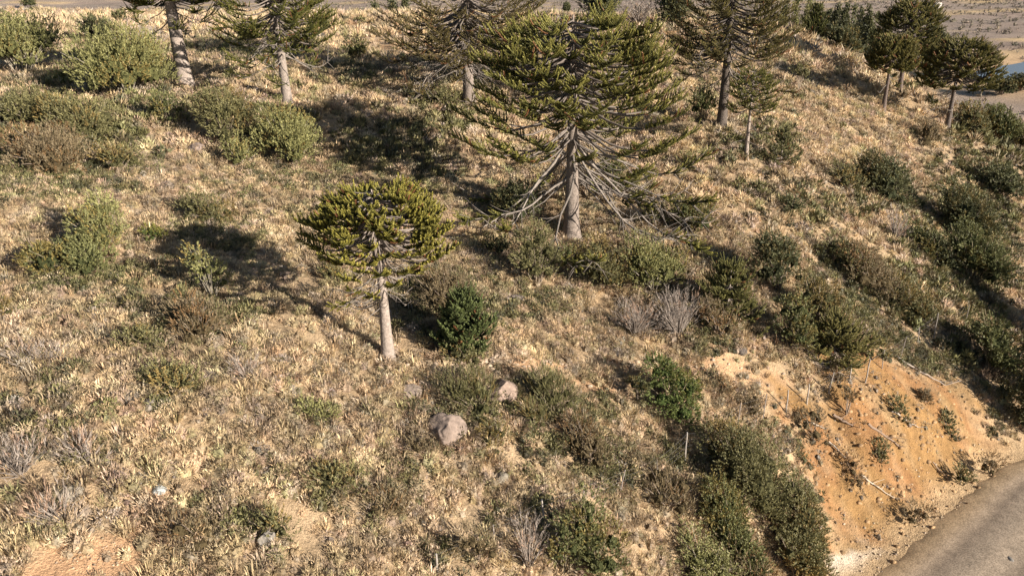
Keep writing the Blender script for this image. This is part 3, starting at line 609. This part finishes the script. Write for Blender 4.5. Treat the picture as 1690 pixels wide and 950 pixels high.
SH = [
(42,132,112,78,'pale','large pale green shrub at the upper left edge'),
(215,172,150,92,'pale','big rounded grey-green shrub just left of the thick pale trunk'),
(112,150,44,30,'pale','small yellow-green shrub between two big pale shrubs at upper left'),
(282,218,60,44,'green','low green shrub below the thick pale trunk'),
(378,252,100,84,'olive','dark olive half of the paired shrubs left of the big shadow'),
(484,282,112,84,'pale','silvery shrub at the edge of the big shadow, right half of the pair'),
(400,280,70,36,'pale','low silvery shrub in front of the paired shrubs'),
(176,428,96,82,'pale','round yellow-green shrub standing alone with a black shadow on its left'),
(120,462,110,44,'green','low green shrub under the round yellow-green one'),
(352,500,62,96,'pale','narrow upright pale shrub at the tip of the small umbrella tree shadow'),
(330,575,120,66,'brown','wide brown-olive shrub below the narrow upright one'),
(262,412,32,26,'bright','tiny bright green shrub at the left rim of the umbrella tree shadow'),
(352,372,84,44,'olive','olive shrub at the upper rim of the umbrella tree shadow'),
(6,545,44,84,'olive','olive shrub cut by the left edge at mid height'),
(60,215,100,46,'olive','low olive shrub below the large one at the upper left edge'),
(140,240,110,50,'olive','low olive shrub in the heath patch at upper left'),
(95,290,120,50,'brown','brownish low shrub at the bottom of the upper left heath patch'),
(200,292,70,36,'olive','small olive shrub at the right end of the upper left heath patch'),
(522,700,54,34,'pale','small yellowish shrub alone on the lower left grass'),
(240,578,60,30,'olive','low olive shrub left of the brown-olive one'),
(290,655,80,34,'olive','faint olive shrub in the middle of the lower left grass'),
(745,530,120,78,'brown','grey-olive shrub behind the deep green young tree'),
(775,620,84,42,'olive','low olive shrub at the foot of the deep green young tree'),
(886,482,84,108,'olive','tall leafy shrub left of the largest tree foot'),
(858,385,96,66,'dark','dark shrub in the shade left of the largest trunk'),
(942,470,50,70,'green','narrow green shrub between the two leafy shrubs under the largest tree'),
(1000,485,92,84,'olive','leafy olive shrub right below the largest trunk'),
(1078,497,108,92,'pale','feathery pale green shrub right of the largest tree foot'),
(1136,402,92,60,'green','green shrub under the drooping right limbs of the largest tree'),
(818,440,56,44,'dark','small dark shrub left of the tall leafy one'),
(1010,330,60,60,'green','green shrub on the right of the largest trunk at limb height'),
(1075,380,50,34,'dark','dark low shrub between the largest trunk and the green right shrub'),
(1282,498,96,92,'dark','dark green shrub just right of the drooping young tree'),
(1345,545,84,74,'olive','smooth olive shrub between the dark green shrub and the arching young tree'),
(1302,592,80,84,'green','green shrub at the top end of the orange bank'),
(1436,600,54,46,'olive','round olive shrub at the upper edge of the orange bank'),
(1045,560,84,58,'grey','leafless grey shrub below the leafy ones in the centre'),
(1118,568,90,66,'grey','larger leafless grey shrub right of the other bare one'),
(1185,570,72,60,'brown','brown-olive shrub below the drooping young tree'),
(1110,698,94,92,'bright','bright glossy green shrub above the fence in the lower middle'),
(1052,668,40,56,'dark','dark green shrub touching the bright glossy one on its left'),
(912,705,92,76,'broom','olive broom right of the pinkish boulder'),
(885,728,60,50,'broom','low broom at the foot of the olive one near the boulders'),
(790,706,112,50,'broom','low broom between the two largest boulders'),
(970,790,100,70,'brown','greyish brown shrub in the scrub above the fence'),
(1225,850,150,120,'olive','highest shrub of the great thicket beside the orange bank'),
(1310,900,110,110,'olive','thicket shrub nearest the orange bank'),
(1215,915,120,90,'green','green shrub in the middle of the great thicket'),
(1320,945,110,90,'olive','thicket shrub at the bottom edge beside the clay patch'),
(1240,955,110,70,'brown','brown shrub at the bottom of the great thicket'),
(1100,860,104,76,'brown','brown-olive shrub left of the great thicket'),
(1165,965,120,86,'pale','pale green shrub at the bottom edge between dark gaps'),
(980,958,104,110,'green','leafy yellow-green shrub at the bottom edge right of the bare grey one'),
(930,960,60,90,'green','darker green shrub squeezed beside the bare grey one at the bottom edge'),
(872,958,66,92,'grey','bare silvery shrub at the bottom edge'),
(788,955,80,60,'brown','dull grey-green shrub at the bottom edge left of the silvery one'),
(1632,630,76,76,'green','green shrub at right with a black shadow behind it'),
(1612,590,44,44,'pale','pale shrub on top of the green one at right'),
(1588,398,92,72,'dark','dark green shrub on the right slope, upper of the tall group'),
(1600,478,92,84,'green','green shrub on the right slope, lowest of the tall group'),
(1545,445,56,40,'dark','dark shrub left of the tall group on the right slope'),
(1510,420,66,36,'green','low green shrub on the right slope beside a grey one'),
(1476,400,50,36,'grey','grey bare shrub on the right slope'),
(1452,332,90,62,'dark','blue-green shrub high on the right slope'),
(1400,320,60,34,'olive','low olive shrub left of the blue-green one on the right slope'),
(1302,362,42,28,'dark','small dark shrub alone right of the arching limbs'),
(1500,530,90,50,'olive','olive shrub in the right slope heath near the leaning pale post'),
(1430,500,110,56,'brown','grey-olive shrub in the middle of the right slope heath'),
(1395,460,90,44,'olive','olive shrub at the top of the right slope heath'),
(1650,330,60,40,'dark','dark shrub at the right edge at mid slope'),
(1640,232,60,44,'green','green shrub beside the far road bend'),
(1680,250,50,40,'olive','olive shrub cut by the right edge below the far road'),
(1600,225,56,40,'olive','olive shrub right of the rightmost far tree trunk'),
(1530,245,50,30,'brown','russet shrub left of the rightmost far tree trunk'),
(1392,90,60,34,'dark','dark shrub on the ridge at upper right'),
(1420,92,50,44,'olive','olive shrub at the right end of the ridge shrubs'),
(1365,70,44,24,'olive','low olive shrub beside the conical ridge tree'),
(1318,150,28,40,'olive','upright olive shrub crossing the ridge shadow band'),
(1160,210,50,60,'green','green shrub behind the tall dark trunk'),
(1140,290,50,24,'olive','low olive shrub between the largest tree and the pole trunk'),
(736,190,60,34,'olive','olive shrub below the broad brownish tree'),
(590,100,44,30,'pale','yellow-green shrub on the flat below the brownish tree limbs'),
(505,95,56,26,'olive','low olive shrub behind the slender tree'),
(645,130,60,30,'grey','pale grey shrub left of the broad brownish tree trunk'),
(200,40,26,18,'dark','small round dark shrub alone on the far left flat'),
(50,14,20,14,'dark','smaller dark shrub on the far left flat near the top edge'),
(408,72,18,12,'dark','tiny dark shrub between the two upper left trunks'),
(170,75,60,28,'dark','dark shrub in the shadow behind the big rounded shrub'),
(235,88,70,34,'grey','grey shrub in shadow left of the thick pale trunk'),
(1395,695,30,48,'brown','dark twiggy shrub on the upper part of the orange bank'),
(1380,650,40,24,'brown','low dark shrub beside the fence on the orange bank'),
(1512,850,42,30,'brown','dark twiggy shrub near the foot of the orange bank'),
(1592,775,28,22,'olive','small grey-green shrub near the foot of the orange bank'),
(1640,765,34,26,'brown','small brown shrub at the road edge by the bank'),
(1570,696,24,16,'olive','small green shrub high on the orange bank'),
(1530,666,22,14,'brown','tiny brown shrub at the top right of the orange bank'),
(1455,762,30,20,'olive','small grey-green shrub in the middle of the orange bank'),
(1480,690,30,24,'olive','light green shrub at the top middle of the orange bank'),
(1410,800,40,26,'brown','sprawling brown shrub low on the left of the orange bank'),
(1340,745,60,50,'brown','brown shrub between the thicket and the orange bank'),
(1240,700,60,36,'brown','brown shrub on the fence line above the thicket'),
(1195,660,36,24,'brown','dark low shrub right of the bright glossy one'),
(1650,160,40,22,'dark','dark shrub between the lake and the far road'),
(1680,152,44,24,'olive','olive shrub between the lake and the far road at the right edge'),
(700,760,50,30,'brown','low brown shrub below the largest boulder'),
(820,760,70,30,'olive','low olive shrub right of the largest boulder'),
(150,780,60,34,'grey','grey twiggy shrub left of the white stone'),
(40,800,80,46,'grey','silvery grey shrub near the left edge low down'),
(110,880,70,44,'grey','grey shrub on the rim of the bare sandy patch'),
(330,905,90,50,'brown','brown shrub right of the bare sandy patch'),
(560,830,80,36,'olive','low olive shrub on the lower grass left of the fence'),
(640,870,70,36,'brown','brown low shrub between the lower grass and the fence'),
(450,905,70,36,'olive','low olive shrub near the bottom edge beside a tan rock'),
(60,610,70,34,'grey','grey low shrub near the left edge at mid height'),
(410,640,60,28,'grey','grey low shrub left of the small boulder'),
(560,470,50,26,'olive','low olive shrub in the shadow fringe of the umbrella tree'),
]
for i, s in enumerate(SH): shrub(*s, seed=i)

# taller leafy trees
def leafy_tree(px, py, H, W, kind, label, seed, name='leafy_tree', group=None, loc=None, columnar=False):
    rs = RS(seed+500); b = (hit(px, py) if loc is None else loc)+np.array([0, 0, ZC]); ll, lw, upr, sl, npl, c0, c1, den, sc_ = KINDS[kind]
    e = empty(name, b, label, 'tree', group); rng = math.hypot(b[0], b[1]); sf = max(1., (rng/788.)*1.6/.08)**.85
    g = G(); f = np.linspace(-.04, .9, 12); g.tube(np.stack([.1*np.sin(f*4), .08*np.sin(f*5), f*H], 1), W*.05*(1.05-f), 8, sc_); g.build('trunk', M_bark, e, smoothf=True)
    nl = 26 if columnar else 34; g = G()
    t = rs.rand(nl)*.86+.1; prof = np.sin(np.clip(t*1.05, 0, 1)*math.pi)**.5 if not columnar else (1-t)**.45*np.minimum(1, t*8)
    a = rs.rand(nl)*6.283; rr = W*.5*prof*.6*np.sqrt(rs.rand(nl)); lobes = np.stack([np.cos(a)*rr, np.sin(a)*rr, t*H], 1); lr = W*(.2+.1*rs.rand(nl))*np.maximum(prof, .35)
    n = int(min(9000, (26 if rng < 150 else 90)*(lr**2).sum()*6.28/sf**1.7)); i = rs.choice(nl, n, p=lr**2/(lr**2).sum()); D = nm(rs.randn(n, 3)); ez = 2.2 if columnar else 1.1
    P = lobes[i]+D*np.stack([lr[i], lr[i], lr[i]*ez], 1)*(.55+.5*rs.rand(n, 1)); P[:, 2] = np.maximum(P[:, 2], .15)
    A = nm(D*.7+np.array([0, 0, upr+.2])+rs.randn(n, 3)*.3); k = 9; u = rs.rand(n, k, 1); Q = P[:, None]+A[:, None]*u*sl*min(sf, 3)
    LD = nm(A[:, None]*.8+nm(rs.randn(n, k, 3))*.8); S = nm(np.cross(LD, rs.randn(n, k, 3))); tn = .5*rs.rand(n, 1, 1)+.5*rs.rand(nl)[i][:, None, None]
    col = (np.array(c0)+(np.array(c1)-np.array(c0))*tn)*(.8+.4*rs.rand(n, k, 1))
    g.leaves(Q.reshape(-1, 3), LD.reshape(-1, 3), S.reshape(-1, 3), ll*sf*(.7+.6*rs.rand(n*k)), lw*sf, col.reshape(-1, 3))
    for q in range(nl):
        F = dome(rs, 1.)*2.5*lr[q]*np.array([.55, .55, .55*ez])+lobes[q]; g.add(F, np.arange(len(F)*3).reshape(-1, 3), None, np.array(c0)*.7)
    g.build('crown', M_leaf, e)
# dark trees beside the road at the right edge
leafy_tree(1700, 690, 4.6, 3.0, 'dark', 'dark shaded tree cut by the right edge above the road', 1, name='dark_tree')
leafy_tree(1705, 610, 4.0, 2.6, 'dark', 'dark tree at the right edge behind the green shrub with the black shadow', 2, name='dark_tree')
leafy_tree(1790, 690, 8.5, 5.0, 'dark', 'tall dark tree just beyond the right edge shading the road', 3, name='dark_tree')
leafy_tree(1830, 600, 8.5, 5.5, 'dark', 'tall dark tree beyond the right edge shading the slope foot', 4, name='dark_tree')
# dark trees behind the ridge at the top
for k, (px, py, H, W, lab) in enumerate([(990,34,6.5,6.5,'dark tree at the top edge just right of the largest tree crown'),(1050,26,5,5,'dark tree at the top edge midway between two great crowns'),(1110,44,6,5.0,'dark tree at the top edge left of the tall dark trunk'),(935,20,5,5,'dark tree at the top edge behind the largest crown')]):
    leafy_tree(px, py, H, W, 'dark', lab, 10+k, name='dark_tree', group='dark trees behind the ridge')
shrub(1055, 48, 60, 34, 'grey', 'pale bare shrub at the top between dark trees', 300)
# far windbreak in the valley
labs = ['leftmost','second','third','fourth','fifth','sixth','seventh','eighth','ninth','tenth','eleventh','twelfth']
row = [(1370,9,14,'dark'),(1384,2,18,'dark'),(1398,2,18,'dark'),(1412,4,18,'green'),(1424,6,17,'dark'),(1436,9,17,'dark'),(1450,14,16,'green'),(1466,20,16,'dark'),(1535,22,17,'dark'),(1546,32,16,'green'),(1556,44,14,'dark'),(1565,56,11,'dark')]
for k, (px, ty, H, kd) in enumerate(row):
    d = ray(px, ty+4); q = 330-k*4; t = q/math.hypot(d[0], d[1]); x, y = d[0]*t, d[1]*t; zt = d[2]*t; zb = float(terr(np.array([x]), np.array([y]))[0])
    leafy_tree(0, 0, max(zt-zb, 6), 6.0 if kd == 'dark' else 4.5, kd, ('%s tree in the far valley windbreak' if k == 0 else '%s tree from the left in the far valley windbreak') % labs[k], 40+k, name='windbreak_tree', group='windbreak trees in the valley', loc=np.array([x, y, zb]), columnar=True)
for k, (px, ty, lab) in enumerate([(1318,-6,'pale green valley tree behind the ridge, left of the other pale one'),(1337,-8,'pale green valley tree just left above the conical ridge tree'),(1298,-14,'pale green valley tree nearest the top where the ridge starts'),(618,4,'small dark tree at the top edge left of the brownish crown'),(645,-6,'dark tree at the top edge partly behind the brownish crown'),(668,-4,'dark tree at the top edge seen through the brownish crown')]):
    d = ray(px, ty); q = 300 if k < 3 else 260; t = q/math.hypot(d[0], d[1]); x, y = d[0]*t, d[1]*t; zb = float(terr(np.array([x]), np.array([y]))[0])
    leafy_tree(0, 0, max(d[2]*t-zb, 6), 6, 'pale' if k < 3 else 'dark', lab, 60+k, name='valley_tree', group='trees beyond the ridge', loc=np.array([x, y, zb]), columnar=True)

# ---------------------------------------------------------------- boulders
def boulder(px, py, wp, hp, label, seed, col=(.40, .28, .21), sink=.25):
    rs = RS(seed+90); h = hit(px, py); rng = math.sqrt((h**2).sum()); Wd = wp*rng/FPX; Hh = hp*rng/FPX*1.0
    import bmesh
    bm = bmesh.new(); bmesh.ops.create_icosphere(bm, subdivisions=5, radius=1); V = np.array([v.co[:] for v in bm.verts]); T = np.array([[v.index for v in f.verts] for f in bm.faces]); bm.free()
    for _ in range(11):                                   # planar facets
        n = nm(rs.randn(1, 3))[0]; dd = .62+.25*rs.rand(); p = V@n; V = V-np.maximum(p-dd, 0)[:, None]*n*.92
    nz = fbm(V[:, 0]*2+9*seed, V[:, 1]*2+V[:, 2]*1.7, 3)-.5; n3 = fbm(V[:, 0]*7, V[:, 1]*7+V[:, 2]*6, 5)-.5
    V = V*(1+.22*nz+.16*n3)[:, None]*np.array([Wd*.62, Wd*.52, Hh*.52])
    d2 = nm(h[None, :2])[0]; c = h[:2]+d2*Wd*.4; z = float(terr(c[:1], c[1:2])[0])+ZC
    K = np.array(col)*np.array([.62, .68, .72])*(.7+.5*(fbm(V[:, 0]*3, V[:, 1]*3+V[:, 2]*3, 8)-.3))[:, None]
    g = G(); g.add(V+np.array([0, 0, Hh*.3]), T, None, K); o = g.build('boulder', M_rock, smoothf=False); o.location = (c[0], c[1], z-Hh*.24)
    o.rotation_euler = (0, 0, rs.rand()*6)
    tag(o, label, 'boulder', 'boulders on the hillside')
for i, (a, b, c, d, l, k) in enumerate([
 (733,736,66,54,'largest boulder, pinkish brown with a pale top scar, in the lower middle',(.42,.29,.22)),
 (827,670,54,40,'smooth pinkish boulder beyond the low broom, right of the largest boulder',(.48,.32,.235)),
 (680,654,32,26,'small squarish boulder above and left of the largest boulder',(.44,.31,.23)),
 (722,640,24,12,'low flat pale rock between the small boulder and the smooth pinkish one',(.5,.38,.29)),
 (326,252,28,20,'pinkish rock left of the paired shrubs at upper left',(.47,.33,.26)),
 (414,152,22,16,'dark rock left of the slender trunk',(.2,.15,.13)),
 (430,156,14,12,'smaller dark rock touching the other dark rock near the slender trunk',(.2,.15,.13)),
 (852,498,30,16,'flat rock below the tall leafy shrub in the centre',(.42,.31,.25)),
 (342,632,30,22,'rock in the middle of the left grass slope',(.40,.29,.22)),
 (216,664,34,20,'low rock in the lower left grass, wider of the two',(.43,.33,.25)),
 (245,676,26,18,'low rounded rock right of the wider lower left one',(.43,.33,.25)),
 (826,800,26,18,'tan rock above the leftmost fence posts',(.46,.36,.26)),
 (440,902,28,32,'upright tan rock near the bottom edge on the left',(.42,.34,.27)),
 (266,812,24,14,'white stone on the bare trail at lower left',(.75,.7,.62)),
 (272,308,26,14,'flat brown rock right of the upper left heath patch',(.43,.32,.24)),
 (222,298,18,9,'smaller flat brown rock near the upper left heath patch',(.43,.32,.24)),
 (1222,588,18,14,'dark rock on bare soil below the drooping young tree',(.2,.15,.12)),
 (1668,925,14,9,'rock at the road edge in the lower right corner',(.4,.33,.27)),
 (118,830,30,22,'tan rock beside the bare sandy patch at lower left',(.46,.36,.26))]):
    boulder(a, b, c, d, l, i, k)

# ---------------------------------------------------------------- wire fence
def fence():
    posts = [(722,948,34,1),(815,892,26,0),(897,858,32,1),(960,838,34,0),(1022,812,36,0),(1083,786,34,0),(1130,762,50,1),(1168,736,30,0),(1216,706,40,0),(1258,696,44,0),(1297,680,34,1),(1332,664,32,1),(1367,646,28,1),(1402,634,30,1),(1428,630,38,1),(1456,606,26,0),(1486,590,30,0),(1514,572,28,0),(1540,560,34,1),(1592,540,28,0)]
    w0 = hit(posts[0][0], posts[0][1]); e = empty('wire_fence', w0+np.array([0, 0, ZC]), 'old wire fence with crooked grey wooden posts climbing across the slope', 'fence')
    off = w0+np.array([0, 0, ZC]); rs = RS(4); tops = []
    for (px, py, hp, big) in posts:
        h = hit(px, py)+np.array([0, 0, ZC]); rng = math.sqrt(h[0]**2+h[1]**2+(h[2]-ZC)**2); H = hp*rng/FPX/math.cos(.5); r = .04 if big else .026
        ln = rs.randn(2)*.06; t = np.linspace(0, 1, 6)[:, None]; base = h-np.array([0, 0, .25])
        P = base+np.array([ln[0], ln[1], 1])*(H+.25)*t+np.concatenate([rs.randn(6, 2)*.008, np.zeros((6, 1))], 1)
        g = G(); g.tube(P, r*np.array([1.1, 1, 1.05, .95, .95, .85]), 7, np.array((.33, .29, .25) if big else (.27, .23, .2))*(.8+.4*rs.rand()))
        n = g.n; g.add(np.vstack([P[-1:]+[0, 0, .012], P[-1]+np.stack([np.cos(np.arange(7)*.898)*r*.83, np.sin(np.arange(7)*.898)*r*.83, np.zeros(7)], 1)]), [[0, 1+k, 1+(k+1) % 7] for k in range(7)], None, (.5, .45, .4))
        g.build('post', M_wood, e, off); tops.append((base, P[-1], H))
    g = G()
    for a, b in zip(tops[:-1], tops[1:]):
        for f in (.95, .72, .5, .3):
            p, q = a[0]+(a[1]-a[0])*(.2+.8*f), b[0]+(b[1]-b[0])*(.2+.8*f); s = np.linspace(0, 1, 6)[:, None]
            g.tube(p+(q-p)*s-np.array([0, 0, .06])*np.sin(s*3.14), np.full(6, .003), 3, (.22, .2, .19))
    g.build('wire', M_wire, e, off)
fence()

# ---------------------------------------------------------------- fallen wood
def log(p1, p2, r, label, seed, col=(.38, .31, .24), twigs=5):
    rs = RS(seed+7); a = hit(*p1)+np.array([0, 0, ZC+r]); b = hit(*p2)+np.array([0, 0, ZC+r]); L = np.linalg.norm(b-a); s = np.linspace(0, 1, 9)[:, None]
    P = a+(b-a)*s+np.concatenate([rs.randn(9, 2)*.025*L*.5, np.abs(rs.randn(9, 1))*.02*L], 1); P[:, 2] = np.maximum(P[:, 2], terr(P[:, 0], P[:, 1])+ZC+r*.5)
    g = G(); g.tube(P-a, np.linspace(r, r*.4, 9), 7, col)
    for _ in range(twigs):
        i = rs.randint(3, 9); d = nm((b-a)[None])[0]*.7+nm(rs.randn(1, 3))[0]*.7; d[2] = abs(d[2])*.5; l = L*(.12+.25*rs.rand())
        g.tube(P[i]-a+d*l*np.linspace(0, 1, 4)[:, None], np.linspace(r*.35, .012, 4), 4, col)
    o = g.build('fallen_branch', M_wood, smoothf=True); o.location = a; tag(o, label, 'branch', 'fallen branches on the ground')
for i, (a, b, r, l, c) in enumerate([
 ((1338,598),(1396,607),.1,'thick pale fallen branch above the fence at the head of the orange bank',(.5,.4,.3)),
 ((1345,600),(1392,624),.12,'dark fallen log crossing behind the upper fence posts',(.26,.2,.15)),
 ((1338,697),(1362,708),.05,'thin pale stick on the left of the orange bank',(.5,.42,.33)),
 ((1374,686),(1408,706),.09,'dark log below the twiggy shrub on the orange bank',(.22,.16,.12)),
 ((1430,702),(1492,730),.09,'long dark fallen branch across the middle of the orange bank',(.25,.18,.13)),
 ((1470,680),(1515,700),.06,'grey branch at the top middle of the orange bank',(.42,.36,.3)),
 ((1368,728),(1398,760),.06,'grey stick sloping down the left side of the orange bank',(.38,.32,.26)),
 ((1420,780),(1480,800),.05,'pale stick low on the orange bank',(.45,.38,.3)),
 ((1480,590),(1560,640),.07,'long grey branch along the upper right rim of the orange bank',(.36,.3,.25)),
 ((1545,735),(1575,760),.05,'short dark branch right of centre on the orange bank',(.28,.2,.14)),
 ((588,572),(616,580),.05,'pale stick in the shadow left of the small umbrella tree trunk',(.6,.52,.42)),
 ((723,102),(744,90),.1,'white fallen log left of the broad brownish tree',(.68,.6,.5)),
 ((480,118),(540,128),.07,'grey fallen branch at the slender tree shadow edge',(.5,.44,.38)),
 ((1020,735),(1100,740),.05,'thin dark branch lying in the grass above the fence',(.2,.14,.09)),
 ((340,128),(385,140),.06,'pale fallen branch right of the thick pale trunk',(.5,.42,.33))]):
    log(a, b, r, l, i, c)
# pale hut on the far valley floor
def hut():
    p = hit(1545, 14)+np.array([0, 0, ZC]); e = empty('hut', p, 'tiny pale hut alone on the far valley floor', 'hut')
    def box(g, x0, x1, y0, y1, z0, z1, c):
        v = [(x, y, z) for z in (z0, z1) for x, y in ((x0, y0), (x1, y0), (x1, y1), (x0, y1))]
        g.add(v, None, [(0, 1, 5, 4), (1, 2, 6, 5), (2, 3, 7, 6), (3, 0, 4, 7), (4, 5, 6, 7), (3, 2, 1, 0)], c)
    g = G(); box(g, -2, 2, -1.5, 1.5, -.3, 2.3, (.5, .45, .4)); g.build('wall', M_rock, e)
    g = G(); g.add([(-2.3, -1.8, 2.2), (2.3, -1.8, 2.2), (2.3, 1.8, 2.2), (-2.3, 1.8, 2.2), (-2.3, 0, 3.4), (2.3, 0, 3.4)], [(0, 4, 3), (1, 2, 5)], [(0, 1, 5, 4), (2, 3, 4, 5)], (.5, .44, .38)); g.build('roof', M_rock, e)
    g = G(); box(g, -.4, .4, -1.56, -1.5, 0, 1.9, (.12, .08, .06)); g.build('door', M_wood, e)
hut()
